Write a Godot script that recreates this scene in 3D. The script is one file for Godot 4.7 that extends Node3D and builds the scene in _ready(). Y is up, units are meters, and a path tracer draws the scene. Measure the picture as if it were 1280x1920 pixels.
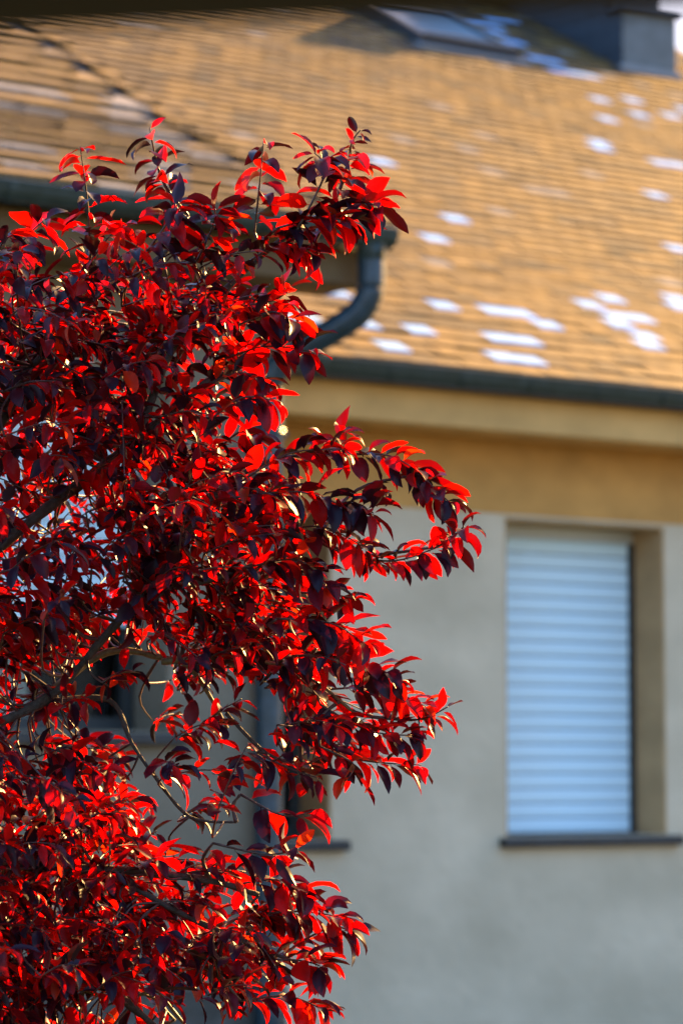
extends Node3D
# A purple-leaved plum tree in front of two joined houses, seen against the light with a long lens.

const SUN_FROM := Vector3(0.592, 0.423, -0.686)
const ALONG := Vector3(0.82708, 0.0, -0.56208)     # along the street fronts, to the right and away
const OUT := Vector3(0.56208, 0.0, 0.82708)        # out of the fronts, towards the viewer

const LIMBS := [
	[0.0110, 0.0065, Vector3(0.11, 1.46, 0.17), Vector3(0.25, 1.60, 0.17), Vector3(0.46, 1.65, 0.17), Vector3(0.57, 1.70, 0.17), Vector3(0.66, 1.74, 0.17), Vector3(0.74, 1.83, 0.17), Vector3(0.81, 1.91, 0.17)],
	[0.0100, 0.0030, Vector3(0.81, 1.91, 0.17), Vector3(0.88, 2.00, 0.17), Vector3(0.95, 2.10, 0.17), Vector3(1.04, 2.14, 0.17)],
	[0.0090, 0.0030, Vector3(0.81, 1.91, 0.18), Vector3(0.91, 1.94, 0.18), Vector3(1.02, 1.98, 0.18), Vector3(1.11, 2.00, 0.18)],
	[0.0140, 0.0060, Vector3(0.24, 1.60, 0.12), Vector3(0.42, 1.88, 0.12), Vector3(0.56, 1.99, 0.12), Vector3(0.71, 2.11, 0.12), Vector3(0.80, 2.18, 0.12), Vector3(0.92, 2.27, 0.12)],
	[0.0060, 0.0020, Vector3(0.92, 2.27, 0.13), Vector3(1.00, 2.34, 0.13), Vector3(1.06, 2.37, 0.13)],
	[0.0080, 0.0030, Vector3(0.80, 2.18, 0.17), Vector3(0.86, 2.33, 0.17), Vector3(0.95, 2.44, 0.17), Vector3(1.05, 2.52, 0.17), Vector3(1.11, 2.55, 0.17)],
	[0.0100, 0.0030, Vector3(0.42, 1.87, 0.15), Vector3(0.52, 2.11, 0.15), Vector3(0.61, 2.29, 0.15), Vector3(0.68, 2.42, 0.15), Vector3(0.71, 2.51, 0.15)],
	[0.0070, 0.0030, Vector3(0.62, 2.29, 0.19), Vector3(0.74, 2.42, 0.19), Vector3(0.84, 2.49, 0.19), Vector3(0.88, 2.57, 0.19)],
	[0.0080, 0.0030, Vector3(0.65, 1.74, 0.07), Vector3(0.74, 1.79, 0.07), Vector3(0.83, 1.80, 0.07), Vector3(0.89, 1.79, 0.07), Vector3(0.95, 1.69, 0.07)],
	[0.0060, 0.0025, Vector3(0.84, 1.80, 0.13), Vector3(0.96, 1.79, 0.13), Vector3(1.08, 1.76, 0.13), Vector3(1.17, 1.71, 0.13)],
	[0.0040, 0.0020, Vector3(0.95, 1.69, 0.09), Vector3(1.02, 1.63, 0.09), Vector3(1.08, 1.60, 0.09)],
	[0.0050, 0.0020, Vector3(0.65, 1.73, 0.13), Vector3(0.75, 1.71, 0.13), Vector3(0.79, 1.66, 0.13), Vector3(0.83, 1.60, 0.13), Vector3(0.89, 1.54, 0.13), Vector3(0.97, 1.51, 0.13)],
	[0.0140, 0.0040, Vector3(0.25, 1.55, 0.18), Vector3(0.48, 1.46, 0.18), Vector3(0.64, 1.43, 0.18), Vector3(0.79, 1.43, 0.18), Vector3(0.93, 1.43, 0.18), Vector3(1.01, 1.41, 0.18)],
	[0.0060, 0.0030, Vector3(0.79, 1.43, 0.18), Vector3(0.88, 1.36, 0.18), Vector3(0.99, 1.32, 0.18), Vector3(1.08, 1.30, 0.18)],
	[0.0120, 0.0060, Vector3(0.29, 1.54, 0.13), Vector3(0.51, 1.32, 0.13), Vector3(0.64, 1.25, 0.13), Vector3(0.75, 1.22, 0.13), Vector3(0.86, 1.15, 0.13)],
	[0.0050, 0.0020, Vector3(0.63, 1.25, 0.09), Vector3(0.75, 1.23, 0.09), Vector3(0.84, 1.24, 0.09), Vector3(0.93, 1.28, 0.09)],
	[0.0040, 0.0020, Vector3(0.74, 1.25, 0.05), Vector3(0.80, 1.22, 0.05), Vector3(0.86, 1.16, 0.05)],
	[0.0040, 0.0025, Vector3(0.78, 1.31, 0.05), Vector3(0.81, 1.23, 0.05), Vector3(0.88, 1.16, 0.05)],
]
const SHOOTS := [
	[Vector3(0.719, 2.489, 0.20), Vector3(0.715, 2.580, 0.21), Vector3(0.705, 2.665, 0.22), 13, 1.00],
	[Vector3(0.883, 2.569, 0.17), Vector3(0.851, 2.607, 0.17), Vector3(0.833, 2.645, 0.17), 7, 1.00],
	[Vector3(0.834, 2.640, 0.17), Vector3(0.825, 2.678, 0.17), Vector3(0.819, 2.712, 0.17), 5, 0.90],
	[Vector3(0.999, 2.536, 0.15), Vector3(1.008, 2.610, 0.15), Vector3(1.016, 2.688, 0.15), 10, 1.00],
	[Vector3(1.104, 2.519, 0.19), Vector3(1.150, 2.612, 0.19), Vector3(1.164, 2.669, 0.19), 16, 1.15],
	[Vector3(1.164, 2.669, 0.19), Vector3(1.169, 2.695, 0.19), Vector3(1.183, 2.710, 0.19), 5, 0.50],
	[Vector3(1.077, 2.526, 0.25), Vector3(1.123, 2.619, 0.25), Vector3(1.104, 2.647, 0.25), 10, 1.05],
	[Vector3(1.113, 2.534, 0.21), Vector3(1.173, 2.576, 0.21), Vector3(1.216, 2.569, 0.21), 11, 1.10],
	[Vector3(1.040, 2.530, 0.23), Vector3(1.104, 2.544, 0.23), Vector3(1.164, 2.535, 0.23), 12, 1.15],
	[Vector3(0.995, 2.484, 0.23), Vector3(1.049, 2.511, 0.23), Vector3(1.104, 2.484, 0.23), 11, 1.10],
	[Vector3(0.955, 2.442, 0.15), Vector3(1.020, 2.423, 0.15), Vector3(1.057, 2.437, 0.15), 9, 1.00],
	[Vector3(0.966, 2.368, 0.20), Vector3(1.031, 2.391, 0.20), Vector3(1.066, 2.368, 0.20), 10, 1.15],
	[Vector3(0.948, 2.322, 0.20), Vector3(1.022, 2.340, 0.20), Vector3(1.100, 2.327, 0.20), 11, 1.00],
	[Vector3(0.919, 2.273, 0.15), Vector3(0.974, 2.292, 0.15), Vector3(1.030, 2.268, 0.15), 9, 1.00],
	[Vector3(0.929, 2.205, 0.17), Vector3(0.980, 2.238, 0.17), Vector3(1.035, 2.231, 0.17), 9, 1.00],
	[Vector3(0.926, 2.158, 0.10), Vector3(0.973, 2.195, 0.10), Vector3(1.001, 2.176, 0.10), 8, 1.00],
	[Vector3(0.959, 2.086, 0.21), Vector3(1.059, 2.145, 0.21), Vector3(1.155, 2.150, 0.21), 16, 1.00],
	[Vector3(1.113, 2.145, 0.21), Vector3(1.139, 2.168, 0.21), Vector3(1.155, 2.191, 0.21), 6, 0.90],
	[Vector3(1.155, 2.151, 0.20), Vector3(1.232, 2.147, 0.20), Vector3(1.287, 2.114, 0.20), 12, 0.95],
	[Vector3(1.287, 2.114, 0.20), Vector3(1.305, 2.091, 0.20), Vector3(1.337, 2.059, 0.20), 9, 0.95],
	[Vector3(0.961, 2.066, 0.27), Vector3(1.078, 2.075, 0.27), Vector3(1.164, 2.044, 0.27), 17, 1.05],
	[Vector3(1.164, 2.057, 0.23), Vector3(1.186, 2.047, 0.23), Vector3(1.204, 2.036, 0.23), 6, 0.95],
	[Vector3(1.023, 2.006, 0.23), Vector3(1.114, 2.020, 0.23), Vector3(1.195, 1.979, 0.23), 14, 1.05],
	[Vector3(1.150, 1.977, 0.20), Vector3(1.241, 1.963, 0.20), Vector3(1.328, 1.991, 0.20), 16, 0.90],
	[Vector3(1.314, 1.986, 0.20), Vector3(1.342, 2.004, 0.20), Vector3(1.358, 2.018, 0.20), 6, 0.95],
	[Vector3(0.996, 1.952, 0.23), Vector3(1.078, 1.961, 0.23), Vector3(1.132, 1.907, 0.23), 14, 1.10],
	[Vector3(1.076, 1.911, 0.15), Vector3(1.132, 1.907, 0.15), Vector3(1.173, 1.898, 0.15), 8, 0.85],
	[Vector3(1.041, 1.862, 0.21), Vector3(1.132, 1.853, 0.21), Vector3(1.195, 1.812, 0.21), 15, 1.05],
	[Vector3(1.077, 1.800, 0.19), Vector3(1.168, 1.795, 0.19), Vector3(1.250, 1.759, 0.19), 15, 1.00],
	[Vector3(1.132, 1.745, 0.19), Vector3(1.223, 1.745, 0.19), Vector3(1.295, 1.713, 0.19), 14, 0.95],
	[Vector3(1.269, 1.691, 0.17), Vector3(1.296, 1.695, 0.17), Vector3(1.331, 1.713, 0.17), 5, 0.75],
	[Vector3(1.113, 1.718, 0.17), Vector3(1.196, 1.673, 0.17), Vector3(1.273, 1.664, 0.17), 15, 0.95],
	[Vector3(1.104, 1.682, 0.15), Vector3(1.168, 1.627, 0.15), Vector3(1.287, 1.614, 0.15), 15, 0.95],
	[Vector3(1.113, 1.646, 0.15), Vector3(1.168, 1.618, 0.15), Vector3(1.164, 1.595, 0.15), 8, 0.95],
	[Vector3(1.004, 1.636, 0.15), Vector3(1.059, 1.609, 0.15), Vector3(1.113, 1.591, 0.15), 9, 1.00],
	[Vector3(0.977, 1.564, 0.18), Vector3(1.050, 1.528, 0.18), Vector3(1.105, 1.537, 0.18), 10, 1.15],
	[Vector3(0.934, 1.483, 0.21), Vector3(1.024, 1.465, 0.21), Vector3(1.078, 1.474, 0.21), 12, 1.05],
	[Vector3(0.970, 1.412, 0.21), Vector3(1.042, 1.421, 0.21), Vector3(1.091, 1.394, 0.21), 12, 1.05],
	[Vector3(0.978, 1.356, 0.17), Vector3(1.077, 1.365, 0.17), Vector3(1.150, 1.356, 0.17), 13, 1.00],
	[Vector3(1.077, 1.310, 0.15), Vector3(1.132, 1.337, 0.15), Vector3(1.164, 1.333, 0.15), 9, 0.95],
	[Vector3(0.988, 1.285, 0.19), Vector3(1.078, 1.285, 0.19), Vector3(1.114, 1.277, 0.19), 11, 1.05],
	[Vector3(0.979, 1.214, 0.19), Vector3(1.060, 1.223, 0.19), Vector3(1.123, 1.201, 0.19), 11, 1.00],
	[Vector3(0.579, 2.489, 0.20), Vector3(0.607, 2.526, 0.20), Vector3(0.643, 2.554, 0.20), 9, 1.05],
	[Vector3(0.708, 2.470, 0.20), Vector3(0.745, 2.517, 0.20), Vector3(0.777, 2.540, 0.20), 9, 1.05],
	[Vector3(0.822, 2.480, 0.25), Vector3(0.858, 2.526, 0.25), Vector3(0.872, 2.554, 0.25), 10, 1.05],
	[Vector3(0.904, 2.471, 0.25), Vector3(0.931, 2.526, 0.25), Vector3(0.936, 2.554, 0.25), 10, 1.05],
	[Vector3(0.543, 2.452, 0.20), Vector3(0.570, 2.498, 0.20), Vector3(0.588, 2.517, 0.20), 8, 1.00],
]
const OUTLINE := [Vector2(0.58, 2.56), Vector2(0.66, 2.57), Vector2(0.78, 2.57), Vector2(0.92, 2.58), Vector2(1.08, 2.58), Vector2(1.17, 2.55), Vector2(1.08, 2.50), Vector2(1.06, 2.42), Vector2(1.08, 2.35), Vector2(1.04, 2.29), Vector2(1.01, 2.22), Vector2(0.99, 2.16), Vector2(1.11, 2.15), Vector2(1.15, 2.11), Vector2(1.14, 2.04), Vector2(1.11, 2.00), Vector2(1.11, 1.92), Vector2(1.13, 1.87), Vector2(1.20, 1.80), Vector2(1.23, 1.75), Vector2(1.24, 1.65), Vector2(1.12, 1.62), Vector2(1.08, 1.55), Vector2(1.01, 1.50), Vector2(1.08, 1.45), Vector2(1.10, 1.37), Vector2(1.15, 1.34), Vector2(1.09, 1.24), Vector2(1.08, 1.17)]

var rng := RandomNumberGenerator.new()
var M := {}
var camera: Camera3D


func _ready():
	rng.seed = 20240517
	# ---------------------------------------------------------------- camera, sky, sun, exposure
	camera = Camera3D.new()
	camera.name = "camera"
	add_child(camera)
	camera.position = Vector3(0, 1.6, 0)
	camera.rotation = Vector3(atan(490.0 / 5444.0), 0, 0)
	var lens := CameraAttributesPhysical.new()
	lens.frustum_focal_length = 12.0 / (960.0 / 5444.0)
	lens.frustum_focus_distance = 4.92
	lens.exposure_aperture = 2.9
	lens.frustum_near = 0.05
	lens.frustum_far = 900.0
	lens.exposure_multiplier = 1.0
	camera.attributes = lens
	camera.fov = rad_to_deg(2.0 * atan(960.0 / 5444.0))
	camera.near = 0.05
	camera.far = 900.0
	camera.current = true

	var sky_look := ProceduralSkyMaterial.new()
	sky_look.sky_top_color = Color(0.36, 0.56, 0.80)
	sky_look.sky_horizon_color = Color(0.79, 0.80, 0.77)
	sky_look.sky_curve = 0.14
	sky_look.sky_energy_multiplier = 0.76
	sky_look.ground_bottom_color = Color(0.28, 0.27, 0.22)
	sky_look.ground_horizon_color = Color(0.62, 0.62, 0.56)
	sky_look.sun_angle_max = 60.0
	sky_look.sun_curve = 0.40
	var sky := Sky.new()
	sky.sky_material = sky_look
	var air := Environment.new()
	air.background_mode = Environment.BG_SKY
	air.sky = sky
	air.tonemap_mode = Environment.TONE_MAPPER_LINEAR
	air.tonemap_exposure = 5.7
	air.sdfgi_enabled = true
	air.ssao_enabled = true
	air.ssil_enabled = true
	var around := WorldEnvironment.new()
	around.name = "environment"
	around.environment = air
	add_child(around)
	var sun := DirectionalLight3D.new()
	sun.name = "sun"
	add_child(sun)
	sun.look_at_from_position(SUN_FROM * 50.0, Vector3.ZERO)
	sun.light_color = Color(1.0, 0.785, 0.48)
	sun.light_energy = 1.6
	sun.light_angular_distance = 0.5
	sun.shadow_enabled = true

	make_materials()
	var ground := MeshInstance3D.new()
	ground.name = "ground"
	var sheet := PlaneMesh.new()
	sheet.size = Vector2(900, 900)
	ground.mesh = sheet
	ground.material_override = M.ground
	ground.set_meta("kind", "structure")
	ground.set_meta("label", "flat ground of short grass around the houses")
	add_child(ground)

	cream_house()
	grey_house()
	porch()
	plum_tree()


# -------------------------------------------------------------------- materials
func lin(r: float, g: float, b: float) -> Color:
	return Color(r, g, b).linear_to_srgb()

func noise_map(freq: float, low: Color, high: Color, seed_: int, side := 512, octaves := 4) -> NoiseTexture2D:
	var n := FastNoiseLite.new()
	n.noise_type = FastNoiseLite.TYPE_SIMPLEX_SMOOTH
	n.frequency = freq
	n.seed = seed_
	n.fractal_octaves = octaves
	var t := NoiseTexture2D.new()
	t.width = side
	t.height = side
	t.seamless = true
	t.noise = n
	var ramp := Gradient.new()
	ramp.set_color(0, low)
	ramp.set_color(1, high)
	t.color_ramp = ramp
	return t

func bump_map(freq: float, strength: float, seed_: int) -> NoiseTexture2D:
	var n := FastNoiseLite.new()
	n.noise_type = FastNoiseLite.TYPE_SIMPLEX
	n.frequency = freq
	n.seed = seed_
	var t := NoiseTexture2D.new()
	t.width = 512
	t.height = 512
	t.seamless = true
	t.as_normal_map = true
	t.bump_strength = strength
	t.noise = n
	return t

func mat(c: Color, rough := 0.85, metal := 0.0) -> StandardMaterial3D:
	var m := StandardMaterial3D.new()
	m.albedo_color = c
	m.roughness = rough
	m.metallic = metal
	return m

func patterned(c: Color, rough: float, tex: Texture2D, scale: float, bump: Texture2D = null, depth := 0.6) -> StandardMaterial3D:
	var m := mat(c, rough)
	m.albedo_texture = tex
	m.uv1_triplanar = true
	m.uv1_world_triplanar = true
	m.uv1_scale = Vector3.ONE * scale
	if bump:
		m.normal_enabled = true
		m.normal_texture = bump
		m.normal_scale = depth
	return m

func make_materials():
	var mottle := noise_map(0.012, Color(0.80, 0.80, 0.78), Color(1, 1, 1), 3)
	var blotch := noise_map(0.02, Color(0.62, 0.58, 0.52), Color(1, 1, 1), 11, 512, 5)
	var moss := noise_map(0.03, Color(0.55, 0.60, 0.55), Color(1, 1, 1), 21, 512, 5)
	var grit := bump_map(0.09, 6.0, 5)
	M.render_cream = patterned(lin(0.78, 0.65, 0.455), 0.92, mottle, 0.22, grit, 0.08)
	M.render_grey = patterned(lin(0.26, 0.215, 0.15), 0.92, mottle, 0.35, grit, 0.12)
	M.reveal = patterned(lin(0.66, 0.42, 0.20), 0.9, mottle, 0.5)
	M.ochre = patterned(lin(0.74, 0.385, 0.10), 0.85, mottle, 0.5, grit, 0.12)
	M.ochre_pale = patterned(lin(0.86, 0.50, 0.165), 0.8, mottle, 0.5)
	M.soffit_dark = patterned(lin(0.20, 0.13, 0.06), 0.8, mottle, 0.8)
	M.plinth = patterned(lin(0.13, 0.125, 0.11), 0.9, blotch, 0.5, grit, 0.5)
	M.sill = patterned(lin(0.05, 0.052, 0.052), 0.6, blotch, 0.8)
	M.zinc = patterned(lin(0.055, 0.088, 0.092), 0.40, moss, 0.9)
	M.pipe = patterned(lin(0.040, 0.080, 0.115), 0.30, moss, 0.8)
	M.shutter = mat(lin(0.66, 0.86, 0.93), 0.45)
	M.dark_frame = mat(lin(0.025, 0.03, 0.03), 0.5)
	M.pale_frame = mat(lin(0.55, 0.56, 0.52), 0.4)
	M.curtain = mat(lin(0.42, 0.44, 0.36), 0.9)
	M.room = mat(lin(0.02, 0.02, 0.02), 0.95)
	var glass := mat(Color(0.04, 0.05, 0.05, 0.08), 0.03)
	glass.metallic_specular = 0.15
	glass.transparency = BaseMaterial3D.TRANSPARENCY_ALPHA
	M.glass = glass
	M.skylight_glass = mat(lin(0.22, 0.29, 0.34), 0.12)
	M.skylight_frame = mat(lin(0.04, 0.04, 0.042), 0.45)
	M.flashing = mat(lin(0.22, 0.23, 0.24), 0.4)
	M.slate = mat(lin(0.025, 0.032, 0.042), 0.6)
	M.chimney = patterned(lin(0.19, 0.215, 0.22), 0.85, mottle, 0.8)
	M.tile = []
	for c in [lin(0.205, 0.115, 0.015), lin(0.250, 0.140, 0.019), lin(0.160, 0.088, 0.012), lin(0.092, 0.052, 0.011), lin(0.235, 0.142, 0.034), lin(0.045, 0.030, 0.011)]:
		M.tile.append(patterned(c, 0.75, blotch, 1.1))
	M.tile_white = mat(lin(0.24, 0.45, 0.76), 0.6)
	M.tile_pale = patterned(lin(0.27, 0.25, 0.22), 0.6, blotch, 1.1)
	M.deck = mat(lin(0.10, 0.08, 0.06), 0.9)
	M.beam = mat(lin(0.002, 0.002, 0.002), 0.9)
	M.ground = patterned(lin(0.055, 0.075, 0.035), 0.95, blotch, 0.4)
	M.bark = patterned(lin(0.085, 0.07, 0.055), 0.8, blotch, 6.0, grit, 0.8)
	M.twig = patterned(lin(0.10, 0.055, 0.045), 0.45, blotch, 9.0)
	M.moss_twig = patterned(lin(0.22, 0.19, 0.08), 0.5, blotch, 9.0)
	M.leaf = []
	# base colour, light that comes through
	for d in [[lin(0.018, 0.004, 0.008), Color(0.46, 0.003, 0.004)], [lin(0.028, 0.005, 0.007), Color(0.95, 0.012, 0.005)],
			[lin(0.014, 0.005, 0.011), Color(0.14, 0.002, 0.004)], [lin(0.040, 0.007, 0.006), Color(0.95, 0.05, 0.004)], [lin(0.10, 0.03, 0.012), Color(0.95, 0.20, 0.02)]]:
		var m := mat(d[0], 0.40)
		m.metallic_specular = 0.30
		m.backlight_enabled = true
		m.backlight = d[1]
		M.leaf.append(m)


# -------------------------------------------------------------------- mesh helpers
func begin(smooth := false) -> SurfaceTool:
	var st := SurfaceTool.new()
	st.begin(Mesh.PRIMITIVE_TRIANGLES)
	st.set_smooth_group(0 if smooth else -1)
	return st

func quad(st: SurfaceTool, a: Vector3, b: Vector3, c: Vector3, d: Vector3):   # seen from outside: anticlockwise
	for v in [a, c, b, a, d, c]:
		st.add_vertex(v)

func tri(st: SurfaceTool, a: Vector3, b: Vector3, c: Vector3):
	for v in [a, c, b]:
		st.add_vertex(v)

func box(st: SurfaceTool, lo: Vector3, hi: Vector3, x := Transform3D()):
	var p := []
	for i in 8:
		p.append(x * Vector3(hi.x if i & 1 else lo.x, hi.y if i & 2 else lo.y, hi.z if i & 4 else lo.z))
	quad(st, p[4], p[5], p[7], p[6])
	quad(st, p[1], p[0], p[2], p[3])
	quad(st, p[5], p[1], p[3], p[7])
	quad(st, p[0], p[4], p[6], p[2])
	quad(st, p[6], p[7], p[3], p[2])
	quad(st, p[0], p[1], p[5], p[4])

func bevel_box(st: SurfaceTool, lo: Vector3, hi: Vector3, r := 0.006):   # long edges along x rounded off
	var ring := [Vector2(lo.z + r, lo.y), Vector2(hi.z - r, lo.y), Vector2(hi.z, lo.y + r), Vector2(hi.z, hi.y - r), Vector2(hi.z - r, hi.y), Vector2(lo.z + r, hi.y), Vector2(lo.z, hi.y - r), Vector2(lo.z, lo.y + r)]
	extrude_x(st, ring, lo.x, hi.x, true)

func extrude_x(st: SurfaceTool, ring: Array, x0: float, x1: float, closed: bool):   # ring of (z, y)
	var n := ring.size()
	for i in (n if closed else n - 1):
		var p: Vector2 = ring[i]
		var q: Vector2 = ring[(i + 1) % n]
		quad(st, Vector3(x1, p.y, p.x), Vector3(x0, p.y, p.x), Vector3(x0, q.y, q.x), Vector3(x1, q.y, q.x))
	if closed:
		for i in range(1, n - 1):
			tri(st, Vector3(x0, ring[0].y, ring[0].x), Vector3(x0, ring[i].y, ring[i].x), Vector3(x0, ring[i + 1].y, ring[i + 1].x))
			tri(st, Vector3(x1, ring[0].y, ring[0].x), Vector3(x1, ring[i + 1].y, ring[i + 1].x), Vector3(x1, ring[i].y, ring[i].x))

func tube(st: SurfaceTool, pts: Array, r0: float, r1: float, sides := 6, wobble := 0.0):
	var rings := []
	var axis := Vector3.UP
	for i in pts.size():
		var d: Vector3 = (pts[mini(i + 1, pts.size() - 1)] - pts[maxi(i - 1, 0)]).normalized()
		var side := axis.cross(d)
		if side.length() < 0.15:
			side = Vector3.RIGHT.cross(d)
		side = side.normalized()
		var other := d.cross(side)
		var r := lerpf(r0, r1, float(i) / (pts.size() - 1)) * (1.0 + (rng.randf_range(-1.6, 1.6) * wobble if r0 < 0.02 else 0.0))
		var ring := []
		for k in sides:
			var a := TAU * k / sides
			ring.append(pts[i] + (side * cos(a) + other * sin(a)) * r * (1.0 + rng.randf_range(-wobble, wobble)))
		rings.append(ring)
	for i in rings.size() - 1:
		for k in sides:
			var j := (k + 1) % sides
			quad(st, rings[i][k], rings[i][j], rings[i + 1][j], rings[i + 1][k])
	for k in range(1, sides - 1):
		tri(st, rings[0][0], rings[0][k + 1], rings[0][k])
		tri(st, rings[-1][0], rings[-1][k], rings[-1][k + 1])

func smooth_path(pts: Array, per := 6) -> Array:
	var out := []
	for i in pts.size() - 1:
		var a: Vector3 = pts[maxi(i - 1, 0)]
		var b: Vector3 = pts[i]
		var c: Vector3 = pts[i + 1]
		var d: Vector3 = pts[mini(i + 2, pts.size() - 1)]
		for k in per:
			out.append(b.cubic_interpolate(c, a, d, float(k) / per))
	out.append(pts[-1])
	return out

func done(st: SurfaceTool) -> ArrayMesh:
	st.generate_normals()
	return st.commit()

func part(called: String, mesh: Mesh, m: Material, parent: Node, kind := "") -> MeshInstance3D:
	var o := MeshInstance3D.new()
	o.name = called
	o.mesh = mesh
	o.material_override = m
	if kind:
		o.set_meta("kind", kind)
	parent.add_child(o, true)
	return o

func thing(called: String, label: String, category: String, at: Vector3, basis_ := Basis()) -> Node3D:
	var o := Node3D.new()
	o.name = called
	o.transform = Transform3D(basis_, at)
	o.set_meta("label", label)
	o.set_meta("category", category)
	add_child(o, true)
	return o

func in_view(p: Vector3, margin := 1.04) -> bool:
	var q := camera.transform.affine_inverse() * p
	if q.z > -0.1:
		return false
	var half := 960.0 / 5444.0
	return absf(q.y / q.z) < half * margin and absf(q.x / q.z) < half * margin * 2.0 / 3.0


# -------------------------------------------------------------------- houses
func wall_with_openings(st: SurfaceTool, x0: float, x1: float, y0: float, y1: float, z0: float, z1: float, holes: Array):
	# holes: Rect2 (x, y); all side by side, none above another
	var at := x0
	for h: Rect2 in holes:
		box(st, Vector3(at, y0, z0), Vector3(h.position.x, y1, z1))
		if h.position.y > y0:
			box(st, Vector3(h.position.x, y0, z0), Vector3(h.end.x, h.position.y, z1))
		if h.end.y < y1:
			box(st, Vector3(h.position.x, h.end.y, z0), Vector3(h.end.x, y1, z1))
		at = h.end.x
	box(st, Vector3(at, y0, z0), Vector3(x1, y1, z1))

func on_profile(profile: Array, d: float) -> Array:   # (place, direction up the slope) at distance d from the eave; profile of (z, y)
	var left := d
	for i in profile.size() - 1:
		var v: Vector2 = profile[i + 1] - profile[i]
		if left <= v.length() or i == profile.size() - 2:
			return [profile[i] + v.normalized() * left, v.normalized()]
		left -= v.length()
	return []

func tile_mesh(w: float, l: float, t: float) -> ArrayMesh:   # origin at the middle of the lower edge; goes up the slope along -z
	var st := begin()
	var b := minf(0.005, t * 0.35)
	var ring := [Vector2(-l, 0), Vector2(0, 0), Vector2(0, t - b), Vector2(-b, t), Vector2(-l, t)]
	extrude_x(st, ring, -w / 2, w / 2, true)
	return done(st)

func tile_roof(house: Node3D, deck: MeshInstance3D, profile: Array, x0: float, x1: float, w: float, row: float, thick: float, look: Callable, skip: Callable):
	var total := 0.0
	for i in profile.size() - 1:
		total += (profile[i + 1] - profile[i]).length()
	var shapes := []
	for k in 3:
		shapes.append(tile_mesh(w - 0.004 - 0.001 * k, row * 1.55, thick * (1.0 + 0.10 * (k - 1))))
	var all := []
	var rows := int(total / row)
	for i in rows:
		var d := i * row
		var at: Array = on_profile(profile, d + row * 0.4)
		var low: Array = on_profile(profile, d)
		var up: Vector2 = at[1]
		var normal := Vector3(0, up.x * -1.0, up.y)   # (z, y) turned a quarter
		normal = Vector3(0, absf(up.x), up.y)
		var down := Vector3(0, -up.y, -up.x)
		var base := Basis(Vector3.RIGHT, normal, down)
		var shift := (w / 2 if i & 1 else 0.0) + rng.randf_range(-0.004, 0.004)
		var n := int((x1 - x0) / w) + 1
		for k in n:
			var x := x0 + shift + (k + 0.5) * w
			if x + w / 2 > x1 + 0.001 or skip.call(x, d + row / 2):
				continue
			var tilt := atan(thick / row) * rng.randf_range(0.95, 1.12)
			var bb := base * Basis(Vector3.RIGHT, -tilt) * Basis(Vector3.UP, rng.randf_range(-0.012, 0.012)) * Basis(Vector3.BACK, rng.randf_range(-0.012, 0.012))
			var lift := thick * 1.02 + rng.randf_range(0.0, 0.003)
			var place := Vector3(x, low[0].y, low[0].x) + normal * lift + down * rng.randf_range(-0.004, 0.004)
			var t := Transform3D(bb, place)
			var world: Vector3 = house.transform * place
			all.append([world.distance_to(camera.position) if in_view(world) else 1000.0 + all.size(), t, shapes[rng.randi() % 3], look.call(x, d + row / 2, i)])
	all.sort_custom(func(a, b): return a[0] < b[0])
	var joined := {}
	for i in all.size():
		var a: Array = all[i]
		if i < 300:
			var o := part("roof_tile", a[2], a[3], deck)
			o.transform = a[1]
		else:
			if not joined.has(a[3]):
				joined[a[3]] = begin()
			joined[a[3]].append_from(a[2], 0, a[1])
	var mesh := ArrayMesh.new()
	var slot := 0
	for m in joined:
		mesh = joined[m].commit(mesh)
		mesh.surface_set_material(slot, m)
		slot += 1
	part("far_roof_tiles", mesh, null, deck, "stuff")

func roof_slab(profile: Array, back: Array, x0: float, x1: float, thick: float) -> ArrayMesh:
	var st := begin()
	var top := profile + back
	var ring := []
	for p: Vector2 in top:
		ring.append(p)
	for i in range(top.size() - 1, -1, -1):
		ring.append(top[i] - Vector2(0, thick))
	var n := top.size()
	for i in n - 1:
		for side in 2:
			var p: Vector2 = ring[i] if side == 0 else ring[2 * n - 2 - i]
			var q: Vector2 = ring[i + 1] if side == 0 else ring[2 * n - 1 - i]
			quad(st, Vector3(x0, p.y, p.x), Vector3(x1, p.y, p.x), Vector3(x1, q.y, q.x), Vector3(x0, q.y, q.x))
		for x in [x0, x1]:
			var a := Vector3(x, ring[i].y, ring[i].x)
			var b := Vector3(x, ring[i + 1].y, ring[i + 1].x)
			var down := Vector3(0, -thick, 0)
			if x == x0:
				quad(st, a, b, b + down, a + down)
			else:
				quad(st, b, a, a + down, b + down)
	var f: Vector2 = ring[0]
	var g: Vector2 = ring[n - 1]
	quad(st, Vector3(x0, f.y - thick, f.x), Vector3(x1, f.y - thick, f.x), Vector3(x1, f.y, f.x), Vector3(x0, f.y, f.x))
	quad(st, Vector3(x1, g.y - thick, g.x), Vector3(x0, g.y - thick, g.x), Vector3(x0, g.y, g.x), Vector3(x1, g.y, g.x))
	return done(st)

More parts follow.
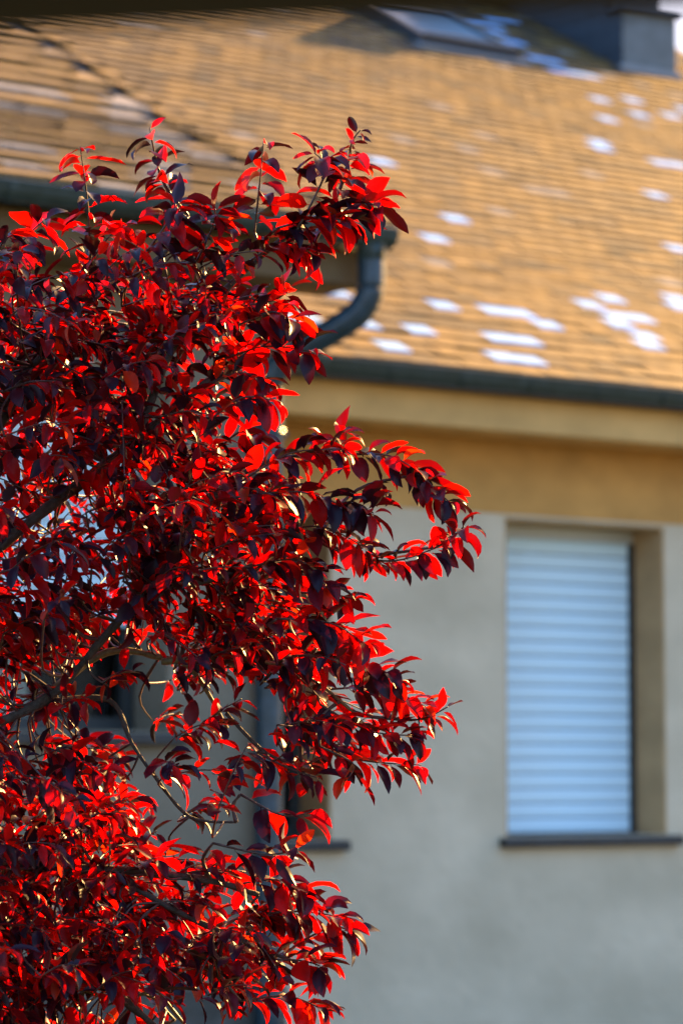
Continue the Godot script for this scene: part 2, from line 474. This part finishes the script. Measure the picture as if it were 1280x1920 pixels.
func gutter(house: Node3D, x0: float, x1: float, top: float, back: float, r: float, straps: Array, closed_end: bool) -> MeshInstance3D:
	var st := begin(true)
	var outer := []
	var cz := back + r
	for k in 13:
		var a := PI * k / 12.0
		outer.append(Vector2(cz - r * cos(a), top - r * sin(a)))
	var ring := outer.duplicate()
	for k in 7:      # the rolled lip at the front
		var a := PI * 2.0 * k / 7.0
		ring.append(Vector2(cz + r - 0.004 + 0.011 * cos(a), top + 0.006 + 0.011 * sin(a)))
	for k in 13:
		var p: Vector2 = outer[12 - k]
		ring.append(Vector2(cz, top) + (p - Vector2(cz, top)) * 0.96)
	extrude_x(st, ring, x0, x1, false)
	var o := part("gutter", done(st), M.zinc, house)
	if closed_end:
		st = begin()
		for k in range(1, 12):
			for x in [x1, x1 - 0.004]:
				var a := Vector3(x, outer[0].y, outer[0].x)
				var b := Vector3(x, outer[k].y, outer[k].x)
				var c := Vector3(x, outer[k + 1].y, outer[k + 1].x)
				if x == x1:
					tri(st, a, b, c)
				else:
					tri(st, a, c, b)
		part("gutter_end_cap", done(st), M.zinc, o)
	for x: float in straps:
		st = begin(true)
		var strap := []
		for k in 13:
			var a := PI * k / 12.0
			strap.append(Vector2(cz - (r + 0.006) * cos(a), top - (r + 0.006) * sin(a)))
		extrude_x(st, strap, x - 0.016, x + 0.016, false)
		part("gutter_bracket", done(st), M.zinc, o)
	return o

func slats(parent: Node, x0: float, x1: float, y0: float, y1: float, z: float, pitch: float, m: Material):
	var st := begin(true)
	var ring := []
	for k in 7:
		var a := lerpf(-1.0, 1.0, k / 6.0)
		ring.append(Vector2(0.004 * (1.0 - a * a), pitch * 0.47 * a + pitch * 0.5))
	ring.append(Vector2(-0.006, pitch * 0.97))
	ring.append(Vector2(-0.006, pitch * 0.03))
	extrude_x(st, ring, x0, x1, true)
	var one := done(st)
	var n := int(round((y1 - y0) / pitch))
	for k in n:
		var o := part("shutter_slat", one, m, parent)
		o.position = Vector3(0, y0 + k * pitch, z)
		o.rotation.x = rng.randf_range(-0.01, 0.01)

func sill(parent: Node, x0: float, x1: float, top: float, z0: float, z1: float):
	var st := begin()
	var ring := [Vector2(z0, top - 0.062), Vector2(z1 - 0.006, top - 0.062), Vector2(z1, top - 0.056), Vector2(z1, top - 0.022), Vector2(z1 - 0.01, top - 0.012), Vector2(z0, top)]
	extrude_x(st, ring, x0, x1, true)
	part("sill", done(st), M.sill, parent)

func bar_frame(x0: float, x1: float, y0: float, y1: float, z0: float, z1: float, w: float) -> ArrayMesh:
	var st := begin()
	box(st, Vector3(x0, y0, z0), Vector3(x0 + w, y1, z1))
	box(st, Vector3(x1 - w, y0, z0), Vector3(x1, y1, z1))
	box(st, Vector3(x0 + w, y0, z0), Vector3(x1 - w, y0 + w, z1))
	box(st, Vector3(x0 + w, y1 - w, z0), Vector3(x1 - w, y1, z1))
	return done(st)

func flat_box(lo: Vector3, hi: Vector3) -> ArrayMesh:
	var st := begin()
	box(st, lo, hi)
	return done(st)

func branch_part(called: String, parent: Node) -> Node3D:
	var o := Node3D.new()
	o.name = called
	parent.add_child(o, true)
	return o

func reveals(parent: Node, x0: float, x1: float, y0: float, y1: float, depth: float, m: Material):   # the plastered lining of an opening
	var st := begin()
	box(st, Vector3(x0, y0, -depth), Vector3(x0 + 0.012, y1, -0.002))
	box(st, Vector3(x1 - 0.012, y0, -depth), Vector3(x1, y1, -0.002))
	box(st, Vector3(x0 + 0.012, y1 - 0.012, -depth), Vector3(x1 - 0.012, y1, -0.002))
	part("reveal", done(st), m, parent)

func cream_house():
	var turn := Basis(ALONG, Vector3.UP, OUT)
	var h := thing("cream_house", "cream rendered house with a low tiled roof, skylight, chimney and closed pale blue shutter", "house", ALONG * 9.0 + OUT * -11.927, turn)
	var w1 := Rect2(0.125, 1.275, 1.08, 1.65)
	var w2 := Rect2(-1.52, 1.275, 0.565, 1.65)
	var st := begin()
	wall_with_openings(st, -1.649, 7.3, 0, 2.94, -0.36, 0, [w2, w1])
	part("wall", done(st), M.render_cream, h)
	st = begin()
	box(st, Vector3(-1.649, 2.94, -0.36), Vector3(7.304, 3.75, 0.004))
	part("ochre_band", done(st), M.ochre, h)
	st = begin()
	box(st, Vector3(6.94, 0, -15.1), Vector3(7.3, 3.75, -0.36))
	box(st, Vector3(-1.649, 0, -15.1), Vector3(6.94, 3.75, -14.74))
	box(st, Vector3(-1.649, 0, -14.74), Vector3(-1.3, 3.75, -0.36))
	box(st, Vector3(-1.3, 0.001, -14.74), Vector3(6.94, 0.05, -0.36))
	for x in [-1.649, 6.998]:
		var a := Vector3(x, 3.75, -0.1)
		var b := Vector3(x, 3.75, -15.0)
		var c := Vector3(x, 8.04, -7.55)
		var s := Vector3(0.3, 0, 0)
		tri(st, a, c, b)
		tri(st, a + s, b + s, c + s)
	part("back_wall", done(st), M.render_cream, h)

	# eaves
	st = begin()
	bevel_box(st, Vector3(-1.645, 3.318, 0.006), Vector3(7.4, 3.505, 0.35), 0.008)
	part("eaves_box", done(st), M.ochre_pale, h)
	var profile := [Vector2(0.45, 3.585), Vector2(-7.55, 8.204)]
	var back := [Vector2(-15.5, 3.60)]
	var deck := part("roof", roof_slab(profile, back, -1.645, 7.45, 0.09), M.deck, h)
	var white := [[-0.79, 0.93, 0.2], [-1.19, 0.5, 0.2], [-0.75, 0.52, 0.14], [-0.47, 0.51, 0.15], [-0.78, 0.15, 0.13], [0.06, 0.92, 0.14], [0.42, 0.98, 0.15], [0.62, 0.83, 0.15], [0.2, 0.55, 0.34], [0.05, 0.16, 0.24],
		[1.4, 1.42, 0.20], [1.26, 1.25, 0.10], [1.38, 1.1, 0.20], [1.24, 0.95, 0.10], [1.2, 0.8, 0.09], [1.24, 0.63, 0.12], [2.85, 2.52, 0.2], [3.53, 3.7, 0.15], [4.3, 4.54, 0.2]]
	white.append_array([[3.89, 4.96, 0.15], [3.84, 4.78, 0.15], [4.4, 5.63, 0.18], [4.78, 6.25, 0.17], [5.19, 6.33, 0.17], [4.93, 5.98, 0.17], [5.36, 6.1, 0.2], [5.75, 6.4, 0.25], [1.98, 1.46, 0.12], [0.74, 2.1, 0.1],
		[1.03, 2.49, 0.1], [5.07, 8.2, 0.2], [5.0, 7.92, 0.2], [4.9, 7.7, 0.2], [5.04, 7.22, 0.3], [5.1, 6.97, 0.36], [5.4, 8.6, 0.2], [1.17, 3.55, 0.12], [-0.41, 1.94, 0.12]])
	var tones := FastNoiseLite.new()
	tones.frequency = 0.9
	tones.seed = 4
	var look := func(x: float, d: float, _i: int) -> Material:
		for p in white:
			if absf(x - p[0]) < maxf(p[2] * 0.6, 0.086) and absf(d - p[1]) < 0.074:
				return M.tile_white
		var k := rng.randf()
		if k < 0.012:
			return M.tile_pale
		var v := tones.get_noise_2d(x, d) * 1.2 + rng.randf_range(-0.5, 0.5)
		return M.tile[5] if rng.randf() < 0.05 else M.tile[clampi(int((v + 0.8) / 1.6 * 5.0), 0, 4)]
	var skip := func(x: float, d: float) -> bool:
		return (x > 3.58 and x < 4.62 and d > 6.98 and d < 8.1) or (x > 5.88 and x < 6.56 and d > 7.40 and d < 8.5)
	tile_roof(h, deck, profile, -1.645, 7.45, 0.172, 0.146, 0.013, look, skip)
	st = begin(true)
	var cap := []
	for k in 9:
		var a := PI * k / 8.0
		cap.append(Vector2(-0.115 * cos(a), 0.085 * sin(a) - 0.03))
	extrude_x(st, cap, 0, 0.33, false)
	var ridge_shape := done(st)
	for k in 28:
		var o := part("ridge_tile", ridge_shape, M.tile[k % 4], deck)
		o.position = Vector3(-1.6 + k * 0.322, 8.25, -7.55)
		o.rotation.z = 0.02
	gutter(h, -1.645, 7.45, 3.575, 0.352, 0.073, [-1.32, -0.93, -0.49, -0.06, 0.37, 0.81, 1.24, 1.67, 2.1, 2.53], true)

	# shuttered window
	var w := branch_part("window", h)
	reveals(w, w1.position.x, w1.end.x, w1.position.y, w1.end.y, 0.30, M.reveal)
	w.set_meta("label", "window closed by a pale blue roller shutter")
	sill(w, 0.085, 1.285, 1.282, -0.30, 0.055)
	part("shutter_box", flat_box(Vector3(0.14, 2.845, -0.30), Vector3(1.19, 2.912, -0.245)), M.pale_frame, w)
	for x in [0.138, 1.158]:
		part("shutter_rail", flat_box(Vector3(x, 1.283, -0.31), Vector3(x + 0.034, 2.844, -0.235)), M.dark_frame, w)
	slats(w, 0.173, 1.157, 1.285, 2.844, -0.255, 0.078, M.shutter)
	part("backing", flat_box(Vector3(0.138, 1.283, -0.345), Vector3(1.192, 2.91, -0.315)), M.dark_frame, w)
	# narrow open window beside the other house
	w = branch_part("window", h)
	w.set_meta("label", "narrow dark window partly hidden by the tree")
	reveals(w, w2.position.x, w2.end.x, w2.position.y, w2.end.y, 0.30, M.reveal)
	sill(w, -1.60, -0.875, 1.282, -0.30, 0.055)
	part("window_frame", bar_frame(-1.508, -0.967, 1.284, 2.912, -0.31, -0.26, 0.055), M.dark_frame, w)
	part("pane", flat_box(Vector3(-1.453, 1.339, -0.288), Vector3(-1.022, 2.857, -0.284)), M.glass, w)
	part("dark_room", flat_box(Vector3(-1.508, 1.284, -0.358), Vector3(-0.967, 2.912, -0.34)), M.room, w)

	# skylight, in its own frame on the slope
	var s := branch_part("skylight", h)
	var at: Array = on_profile(profile, 7.02)
	var up: Vector2 = at[1]
	s.transform = Transform3D(Basis(Vector3.RIGHT, Vector3(0, -up.x, up.y), Vector3(0, -up.y, -up.x)), Vector3(4.10, at[0].y, at[0].x))
	st = begin()
	box(st, Vector3(-0.47, 0.0, -0.09), Vector3(0.47, 0.10, 0.0))
	box(st, Vector3(-0.47, 0.0, -1.08), Vector3(0.47, 0.10, -0.99))
	box(st, Vector3(-0.47, 0.0, -0.99), Vector3(-0.39, 0.10, -0.09))
	box(st, Vector3(0.39, 0.0, -0.99), Vector3(0.47, 0.10, -0.09))
	part("skylight_frame", done(st), M.skylight_frame, s)
	part("pane", flat_box(Vector3(-0.39, 0.04, -0.99), Vector3(0.39, 0.075, -0.09)), M.skylight_glass, s)
	part("frame_trim", flat_box(Vector3(-0.40, 0.101, -0.085), Vector3(0.40, 0.115, -0.06)), M.flashing, s)
	part("frame_trim", flat_box(Vector3(0.395, 0.101, -1.03), Vector3(0.418, 0.118, -0.01)), M.flashing, s)
	part("apron_flashing", flat_box(Vector3(-0.52, 0.018, 0.002), Vector3(0.56, 0.034, 0.10)), M.flashing, s)

	# chimney: a low grey block against a taller slate-hung stack
	var c := branch_part("chimney", h)
	part("chimney_block", flat_box(Vector3(5.905, 6.9, -6.12), Vector3(6.47, 7.80, -5.94)), M.chimney, c)
	part("chimney_stack", flat_box(Vector3(5.925, 6.9, -7.30), Vector3(6.45, 8.55, -6.122)), M.slate, c)
	part("chimney_stack", flat_box(Vector3(5.925, 6.9, -9.1), Vector3(6.45, 9.35, -7.302)), M.slate, c)
	part("stack_cap", flat_box(Vector3(5.86, 9.351, -9.16), Vector3(6.6, 9.42, -7.24)), M.slate, c)
	for k in 12:
		for j in 15:
			var y := 7.08 + k * 0.19
			if (j > 7 and y > 8.32) or (y > 7.7 and j == 14):
				continue
			var o := part("slate", flat_box(Vector3(0, 0, 0), Vector3(0.012, 0.20, 0.198)), M.slate, c)
			o.position = Vector3(5.890, y, -8.97 + j * 0.202)
			o.rotation.z = -0.02
	part("block_cap", flat_box(Vector3(5.86, 7.801, -6.120), Vector3(6.50, 7.85, -5.89)), M.slate, c)
	part("stack_cap", flat_box(Vector3(5.86, 8.551, -7.30), Vector3(6.6, 8.62, -6.06)), M.slate, c)
	part("chimney_flashing", flat_box(Vector3(5.86, 7.235, -5.938), Vector3(6.50, 7.33, -5.90)), M.flashing, c)

func grey_house():
	var turn := Basis(ALONG, Vector3.UP, OUT)
	var h := thing("grey_house", "grey rendered house with a higher eave, dark downpipe and half-lowered shutter behind the tree", "house", ALONG * 7.35 + OUT * -11.327, turn)
	var w1 := Rect2(-1.67, 1.79, 1.08, 1.63)
	var st := begin()
	wall_with_openings(st, -9.0, 0.0, 0.0, 4.2, -0.36, 0.0, [w1])
	part("wall", done(st), M.render_grey, h)
	st = begin()
	box(st, Vector3(-0.36, 0, -14.6), Vector3(-0.001, 4.2, -0.36))
	box(st, Vector3(-9.0, 0, -14.6), Vector3(-8.64, 4.2, -0.36))
	box(st, Vector3(-8.64, 0, -14.6), Vector3(-0.36, 4.2, -14.24))
	box(st, Vector3(-8.64, 0.001, -14.24), Vector3(-0.36, 0.05, -0.36))
	for x in [-9.0, -0.3]:
		var s := Vector3(0.299, 0, 0)
		var a := Vector3(x, 4.2, 0)
		var b := Vector3(x, 4.2, -14.6)
		var c := Vector3(x, 8.1, -7.47)
		var d := Vector3(x, 4.75, -1.3)
		quad(st, a, d, c, b)
		quad(st, b + s, c + s, d + s, a + s)
		quad(st, a, a + s, d + s, d)
		quad(st, d, d + s, c + s, c)
	part("back_wall", done(st), M.render_grey, h)
	st = begin()
	box(st, Vector3(-9.02, 0, 0.001), Vector3(0.022, 0.63, 0.03))
	part("plinth", done(st), M.plinth, h)
	st = begin()
	bevel_box(st, Vector3(-9.0, 3.85, 0.003), Vector3(0.22, 4.03, 0.35), 0.008)
	part("eaves_box", done(st), M.soffit_dark, h)
	var profile := [Vector2(0.5, 4.085), Vector2(-1.3, 4.885), Vector2(-7.47, 8.28)]
	var back := [Vector2(-14.8, 4.2)]
	var deck := part("roof", roof_slab(profile, back, -9.3, 0.27, 0.07), M.deck, h)
	var look := func(_x: float, d: float, _i: int) -> Material:
		var k := rng.randf()
		if k < (0.24 if d < 2.6 else 0.10):
			return M.tile_pale
		return M.tile[[0, 2, 3, 2, 4, 0][rng.randi() % 6]]
	var skip := func(x: float, _d: float) -> bool: return x < -6.0
	tile_roof(h, deck, profile, -6.2, 0.20, 0.235, 0.215, 0.025, look, skip)
	part("roof_covering", roof_slab([Vector2(0.5, 4.12), Vector2(-1.3, 4.92), Vector2(-7.47, 8.315)], [], -9.3, -6.1, 0.03), M.tile[2], deck)
	st = begin()
	var verge_shape := tile_mesh(0.12, 0.235, 0.016)
	for i in 40:
		var at: Array = on_profile(profile, i * 0.215)
		var up: Vector2 = at[1]
		var o := part("verge_tile", verge_shape, M.tile[i % 3], deck)
		o.transform = Transform3D(Basis(Vector3.RIGHT, Vector3(0, -up.x, up.y), Vector3(0, -up.y, -up.x)) * Basis(Vector3.RIGHT, -0.14), Vector3(0.255, at[0].y + 0.032 + rng.randf_range(-0.006, 0.008), at[0].x))
	var straps := []
	for k in 11:
		straps.append(0.02 - k * 0.43)
	gutter(h, -9.2, 0.295, 4.088, 0.402, 0.074, straps, true)

	st = begin(true)
	var p := smooth_path([Vector3(0.206, 4.0, 0.45), Vector3(0.206, 3.87, 0.45), Vector3(0.200, 3.80, 0.443), Vector3(0.178, 3.735, 0.417), Vector3(0.13, 3.675, 0.361), Vector3(-0.04, 3.53, 0.163), Vector3(-0.09, 3.465, 0.105), Vector3(-0.11, 3.38, 0.081), Vector3(-0.11, 3.2, 0.081)], 5)
	for k in 8:
		p.append(Vector3(-0.11, lerpf(3.0, 0.12, k / 7.0), 0.081))
	tube(st, p, 0.064, 0.064, 20)
	var pipe := part("downpipe", done(st), M.pipe, h)
	for y in [3.17, 2.2, 0.95]:
		st = begin(true)
		tube(st, [Vector3(-0.11, y - 0.017, 0.081), Vector3(-0.11, y + 0.017, 0.081)], 0.070, 0.070, 20)
		part("pipe_clip", done(st), M.pipe, pipe)
		st = begin()
		box(st, Vector3(-0.045, y - 0.014, 0.06), Vector3(-0.022, y + 0.014, 0.1))
		part("pipe_clip_bolt", done(st), M.pipe, pipe)
	st = begin(true)
	tube(st, [Vector3(0.206, 3.95, 0.45), Vector3(0.206, 4.06, 0.45)], 0.064, 0.078, 16)
	part("outlet", done(st), M.zinc, pipe)

	var w := branch_part("window", h)
	reveals(w, w1.position.x, w1.end.x, w1.position.y, w1.end.y, 0.30, M.render_grey)
	sill(w, -1.73, -0.52, 1.79, -0.30, 0.055)
	part("shutter_box", flat_box(Vector3(-1.655, 3.33, -0.30), Vector3(-0.605, 3.405, -0.245)), M.pale_frame, w)
	slats(w, -1.655, -0.605, 2.27, 3.33, -0.285, 0.078, M.shutter)
	part("window_frame", bar_frame(-1.655, -0.605, 1.795, 3.40, -0.36, -0.31, 0.06), M.dark_frame, w)
	part("pane", flat_box(Vector3(-1.594, 1.856, -0.34), Vector3(-0.666, 3.339, -0.336)), M.glass, w)
	st = begin(true)
	var fold := []
	for k in 41:
		fold.append(Vector3(-1.6 + 0.50 * k / 40.0, 0, -0.42 + 0.02 * sin(k * 1.3)))
	for k in 40:
		quad(st, fold[k] + Vector3(0, 1.8, 0), fold[k + 1] + Vector3(0, 1.8, 0), fold[k + 1] + Vector3(0, 3.38, 0), fold[k] + Vector3(0, 3.38, 0))
	part("curtain", done(st), M.curtain, w)
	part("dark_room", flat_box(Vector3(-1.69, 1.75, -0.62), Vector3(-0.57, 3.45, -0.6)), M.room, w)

func porch():
	var h := thing("porch_frame", "black out-of-focus timber porch beam crossing the very top of the view", "porch", Vector3(0, 0, -1.3), Basis(Vector3.UP, -0.13))
	var st := begin()
	bevel_box(st, Vector3(-1.7, 1.9525, -0.05), Vector3(1.7, 2.2, 0.05), 0.01)
	part("beam", done(st), M.beam, h)
	for x in [-1.55, 1.55]:
		part("post", flat_box(Vector3(x - 0.06, 0, -0.058), Vector3(x + 0.06, 1.950, 0.048)), M.beam, h)


# -------------------------------------------------------------------- the tree
func leaf_mesh(l: float, w: float, curl: float, fold: float, wave: float, twist: float) -> ArrayMesh:   # grows along +x, upper side +y
	var st := begin(true)
	var n := 6
	var rows := []
	var p := Vector3.ZERO
	var a := curl * -0.25
	var stalk := l * 0.12
	var ph := rng.randf() * TAU
	for i in n + 1:
		var t := float(i) / n
		var half := w * 0.5 * pow(sin(PI * pow(t, 0.85)), 0.75) if i > 0 and i < n else 0.0
		half = maxf(half, 0.0006)
		var dir := Vector3(cos(a), -sin(a), 0)
		var nor := Vector3(sin(a), cos(a), 0)
		var tw := twist * t
		var side := Vector3(0, 0, 1).rotated(dir, tw)
		nor = nor.rotated(dir, tw)
		var row := []
		for k in 5:
			var s := (k - 2) / 2.0
			var lift := fold * absf(s) * half + wave * half * sin(ph + t * 9.0 + (2.0 if s > 0 else 0.0)) * absf(s)
			row.append(p + Vector3(stalk, 0, 0) + side * half * s * cos(fold * absf(s) * 0.5) + nor * lift)
		rows.append(row)
		p += dir * (l / n)
		a += curl / n * (0.6 + 0.8 * t)
	for i in n:
		for k in 4:
			quad(st, rows[i][k], rows[i][k + 1], rows[i + 1][k + 1], rows[i + 1][k])
	# stalk
	quad(st, Vector3(0, 0, -0.0007), Vector3(0, 0, 0.0007), Vector3(stalk, 0, 0.0007), Vector3(stalk, 0, -0.0007))
	return done(st)

var leaf_shapes := []
var leaves := []      # [nearness, transform, shape, material]

func add_leaf(at: Vector3, dir: Vector3, size: float, young: float, front: float):
	dir = dir.normalized()
	var up := Vector3(rng.randfn(0, 0.4), 1.0, rng.randfn(0.0, 0.36))
	var nor := (up - dir * up.dot(dir)).normalized()
	var x := Basis(dir, nor, dir.cross(nor)).scaled_local(Vector3.ONE * size)
	var k := rng.randf()
	var m: int = 0 if k < 0.24 else 1 if k < 0.52 else 2 if k < 0.88 else 3
	if rng.randf() < young:
		m = 4 if rng.randf() < 0.6 else 3
	leaves.append([front, Transform3D(x, at), rng.randi() % leaf_shapes.size(), m])

func leafy(path: Array, count: int, size: float, front: float, from := 0.12):
	var n := path.size() - 1
	var turn := rng.randf() * TAU
	for i in count:
		var t := lerpf(from, 1.0, (i + rng.randf() * 0.6) / count)
		var f := clampf(t * n, 0.0, n - 0.001)
		var k := int(f)
		var at: Vector3 = path[k].lerp(path[k + 1], f - k)
		var ahead: Vector3 = (path[k + 1] - path[k]).normalized()
		turn += 2.4 + rng.randf_range(-0.3, 0.3)
		var a := ahead.cross(Vector3(0.3, 0.2, 1)).normalized()
		var b := ahead.cross(a)
		var side := a * cos(turn) + b * sin(turn)
		var dir := side * rng.randf_range(0.7, 1.0) + ahead * rng.randf_range(0.35, 0.8) + Vector3(0.12, rng.randf_range(-0.85, 0.0) - 0.4 * maxf(ahead.y, 0.0), 0)
		var tip := smoothstep(0.8, 1.0, t)
		add_leaf(at, dir, size * rng.randf_range(0.68, 1.08) * (1.0 - 0.35 * tip), 0.03 + 0.12 * tip, front + rng.randf() * 0.2)

func edge_at(y: float) -> float:   # how far right the crown reaches at this height
	for i in OUTLINE.size() - 1:
		var a: Vector2 = OUTLINE[i]
		var b: Vector2 = OUTLINE[i + 1]
		if (a.y - y) * (b.y - y) <= 0.0 and absf(a.y - b.y) > 0.001 and i >= 4:
			return lerpf(a.x, b.x, (y - a.y) / (b.y - a.y))
	return 0.95

func plum_tree():
	var tree := thing("plum_tree", "backlit purple-leaved plum tree with glowing red leaves in front of the houses", "tree", Vector3(-1.15, 0, -5.15))
	for k in 8:
		leaf_shapes.append(leaf_mesh(0.056 * [1.0, 1.08, 0.92, 1.0, 1.1, 0.9, 1.0, 1.05][k], 0.026 * [1.0, 0.86, 1.12, 0.95, 0.9, 1.15, 1.05, 0.8][k], [0.5, 1.1, 0.8, 1.5, 0.3, 0.9, 1.25, 0.7][k], [0.35, 0.6, 0.25, 0.5, 0.45, 0.3, 0.7, 0.4][k], 0.12, [0.0, 0.4, -0.3, 0.2, -0.5, 0.1, 0.3, -0.2][k]))
	# trunk and limbs
	var st := begin(true)
	tube(st, smooth_path([Vector3(0, -0.05, 0), Vector3(0.02, 0.5, 0.01), Vector3(-0.01, 1.0, 0), Vector3(0.04, 1.4, 0.02), Vector3(0.0, 1.9, 0.0), Vector3(-0.05, 2.4, -0.03)], 5), 0.062, 0.014, 12, 0.06)
	var trunk := part("trunk", done(st), M.bark, tree)
	for extra in [[Vector3(0, 1.3, 0), Vector3(-0.3, 1.65, 0.1), Vector3(-0.7, 1.9, 0.2)], [Vector3(0, 1.5, 0), Vector3(-0.2, 1.9, -0.3), Vector3(-0.4, 2.3, -0.5)], [Vector3(0, 1.4, 0), Vector3(0.15, 1.7, 0.3), Vector3(0.2, 2.1, 0.5)], [Vector3(0, 1.45, 0), Vector3(0.2, 1.75, -0.3), Vector3(0.45, 2.1, -0.45)], [Vector3(0, 1.25, 0), Vector3(-0.3, 1.4, -0.2), Vector3(-0.75, 1.5, -0.3)]]:
		st = begin(true)
		tube(st, smooth_path(extra, 6), 0.02, 0.005, 8, 0.08)
		part("branch", done(st), M.bark, tree)
	var nodes := []
	for i in LIMBS.size():
		var l: Array = LIMBS[i]
		var pts := []
		for k in range(2, l.size()):
			pts.append(l[k] + Vector3(0, rng.randfn(0, 0.009), rng.randfn(0, 0.02) if k > 2 else 0.0))
		var path := smooth_path(pts, 6)
		for k in path.size():
			if k % 2 == 0:
				nodes.append(path[k])
		st = begin(true)
		tube(st, path, l[0], l[1], 8, 0.10)
		part("branch", done(st), M.moss_twig if i in [8, 9, 15, 16, 17] else M.bark, tree)
	# the shoots that make the outline
	for s: Array in SHOOTS:
		var p0: Vector3 = s[0]
		var dz := rng.randfn(0, 0.03)
		var path := smooth_path([p0 + Vector3(0, 0, dz - 0.02), s[1] + Vector3(0, 0, dz), s[2] + Vector3(0, 0, dz + 0.02)], 6)
		st = begin(true)
		tube(st, path, 0.0024, 0.0009, 6, 0.1)
		part("twig", done(st), M.twig, tree)
		leafy(path, int(s[3] * (1.0 if s[2].y > 1.45 and s[2].y < 1.62 and s[2].x < 1.2 else 2.1)), s[4] * 1.12, 2.0 + dz)
		# join it to the nearest limb
		var near := nearest(nodes, path[0])
		var bend: Vector3 = path[0].lerp(near, 0.5) - (path[2] - path[0]).normalized() * near.distance_to(path[0]) * 0.22
		var link := smooth_path([near, bend, path[0]], 5)
		st = begin(true)
		tube(st, link, 0.0042, 0.0024, 6, 0.1)
		part("twig", done(st), M.twig, tree)
		leafy(link, int(near.distance_to(path[0]) * 40), s[4], 1.0, 0.3)
	# the mass of the crown behind them
	var gaps := [[0.73, 1.74, 0.18, 0.11, 0.34], [0.90, 1.56, 0.15, 0.11, 0.12], [0.62, 2.10, 0.16, 0.20, 0.6], [0.82, 1.20, 0.24, 0.06, 0.10], [1.01, 2.23, 0.09, 0.12, 0.12], [1.0, 1.70, 0.08, 0.10, 0.3], [1.08, 1.545, 0.10, 0.10, 0.12], [1.02, 1.50, 0.07, 0.11, 0.2], [0.77, 1.76, 0.11, 0.11, 0.12]]
	st = begin(true)
	var made := 0
	while made < 800:
		var y := rng.randf_range(1.05, 2.56)
		var edge := edge_at(y) - 0.06
		var x := rng.randf_range(0.42, edge)
		if x > edge - 0.05 and rng.randf() < 0.5:
			continue
		if y > 2.455 + 0.06 * smoothstep(0.85, 1.1, x):
			continue
		var keep := 1.0
		for g in gaps:
			if pow((x - g[0]) / g[2], 2) + pow((y - g[1]) / g[3], 2) < 1.0:
				keep = minf(keep, g[4])
		if rng.randf() > keep:
			continue
		made += 1
		var deep := sqrt(clampf((edge - x) / 0.5, 0.04, 1.0)) * 0.42
		filler(st, nodes, Vector3(x, y, 0.12 + rng.randfn(0, deep * 0.6)), 13, 1.0)
	# the rest of the crown, to the left of the view
	for i in 230:
		var d := Vector3(rng.randfn(), rng.randfn(), rng.randfn()).normalized() * pow(rng.randf(), 0.4)
		var q := Vector3(-0.15, 1.85, 0) + d * Vector3(0.85, 0.75, 0.7)
		if q.x < 0.42:
			filler(st, nodes, q, 9, 0.0)
	part("fine_twigs", done(st), M.twig, tree, "stuff")
	# leaves: those nearest the viewer one by one, the others joined
	leaves.sort_custom(func(a, b): return a[0] > b[0])
	var joined := []
	for m in 5:
		joined.append(begin(true))
	for i in leaves.size():
		var a: Array = leaves[i]
		if i < 300:
			var o := part("leaf", leaf_shapes[a[2]], M.leaf[a[3]], tree)
			o.transform = a[1]
		else:
			joined[a[3]].append_from(leaf_shapes[a[2]], 0, a[1])
	var mesh := ArrayMesh.new()
	for m in 5:
		mesh = joined[m].commit(mesh)
		mesh.surface_set_material(m, M.leaf[m])
	part("inner_leaves", mesh, null, tree, "stuff")
	print("leaves ", leaves.size(), " fov ", camera.fov)

func nearest(nodes: Array, p: Vector3) -> Vector3:
	var best: Vector3 = nodes[0]
	for q: Vector3 in nodes:
		if q.distance_squared_to(p) * (1.6 if q.x > p.x else 1.0) < best.distance_squared_to(p):
			best = q
	return best

func filler(st: SurfaceTool, nodes: Array, p: Vector3, count: int, seen: float):
	var near := nearest(nodes, p)
	var away := (p - near)
	var grow := (Vector3(0.55, 0.25, 0) + away.normalized() * 0.7 + Vector3(rng.randfn(0, 0.35), rng.randfn(0, 0.35), rng.randfn(0, 0.35))).normalized()
	if seen == 0.0:
		grow = (away.normalized() + Vector3(rng.randfn(0, 0.3), rng.randfn(0.2, 0.3), rng.randfn(0, 0.3))).normalized()
	var l := rng.randf_range(0.08, 0.16)
	var a := p - grow * l * 0.5
	var b := p + grow * l * 0.5 + Vector3(0, -0.015, 0)
	var path := smooth_path([a, p, b], 4)
	if away.length() < 0.5:
		var link := smooth_path([near, near.lerp(a, 0.5) - grow * near.distance_to(a) * 0.2, a], 4)
		tube(st, link, 0.0026, 0.0016, 4)
	tube(st, path, 0.0016, 0.0008, 4)
	leafy(path, count, rng.randf_range(0.72, 1.0), p.z * seen - 2.0 * (1.0 - seen), 0.0)
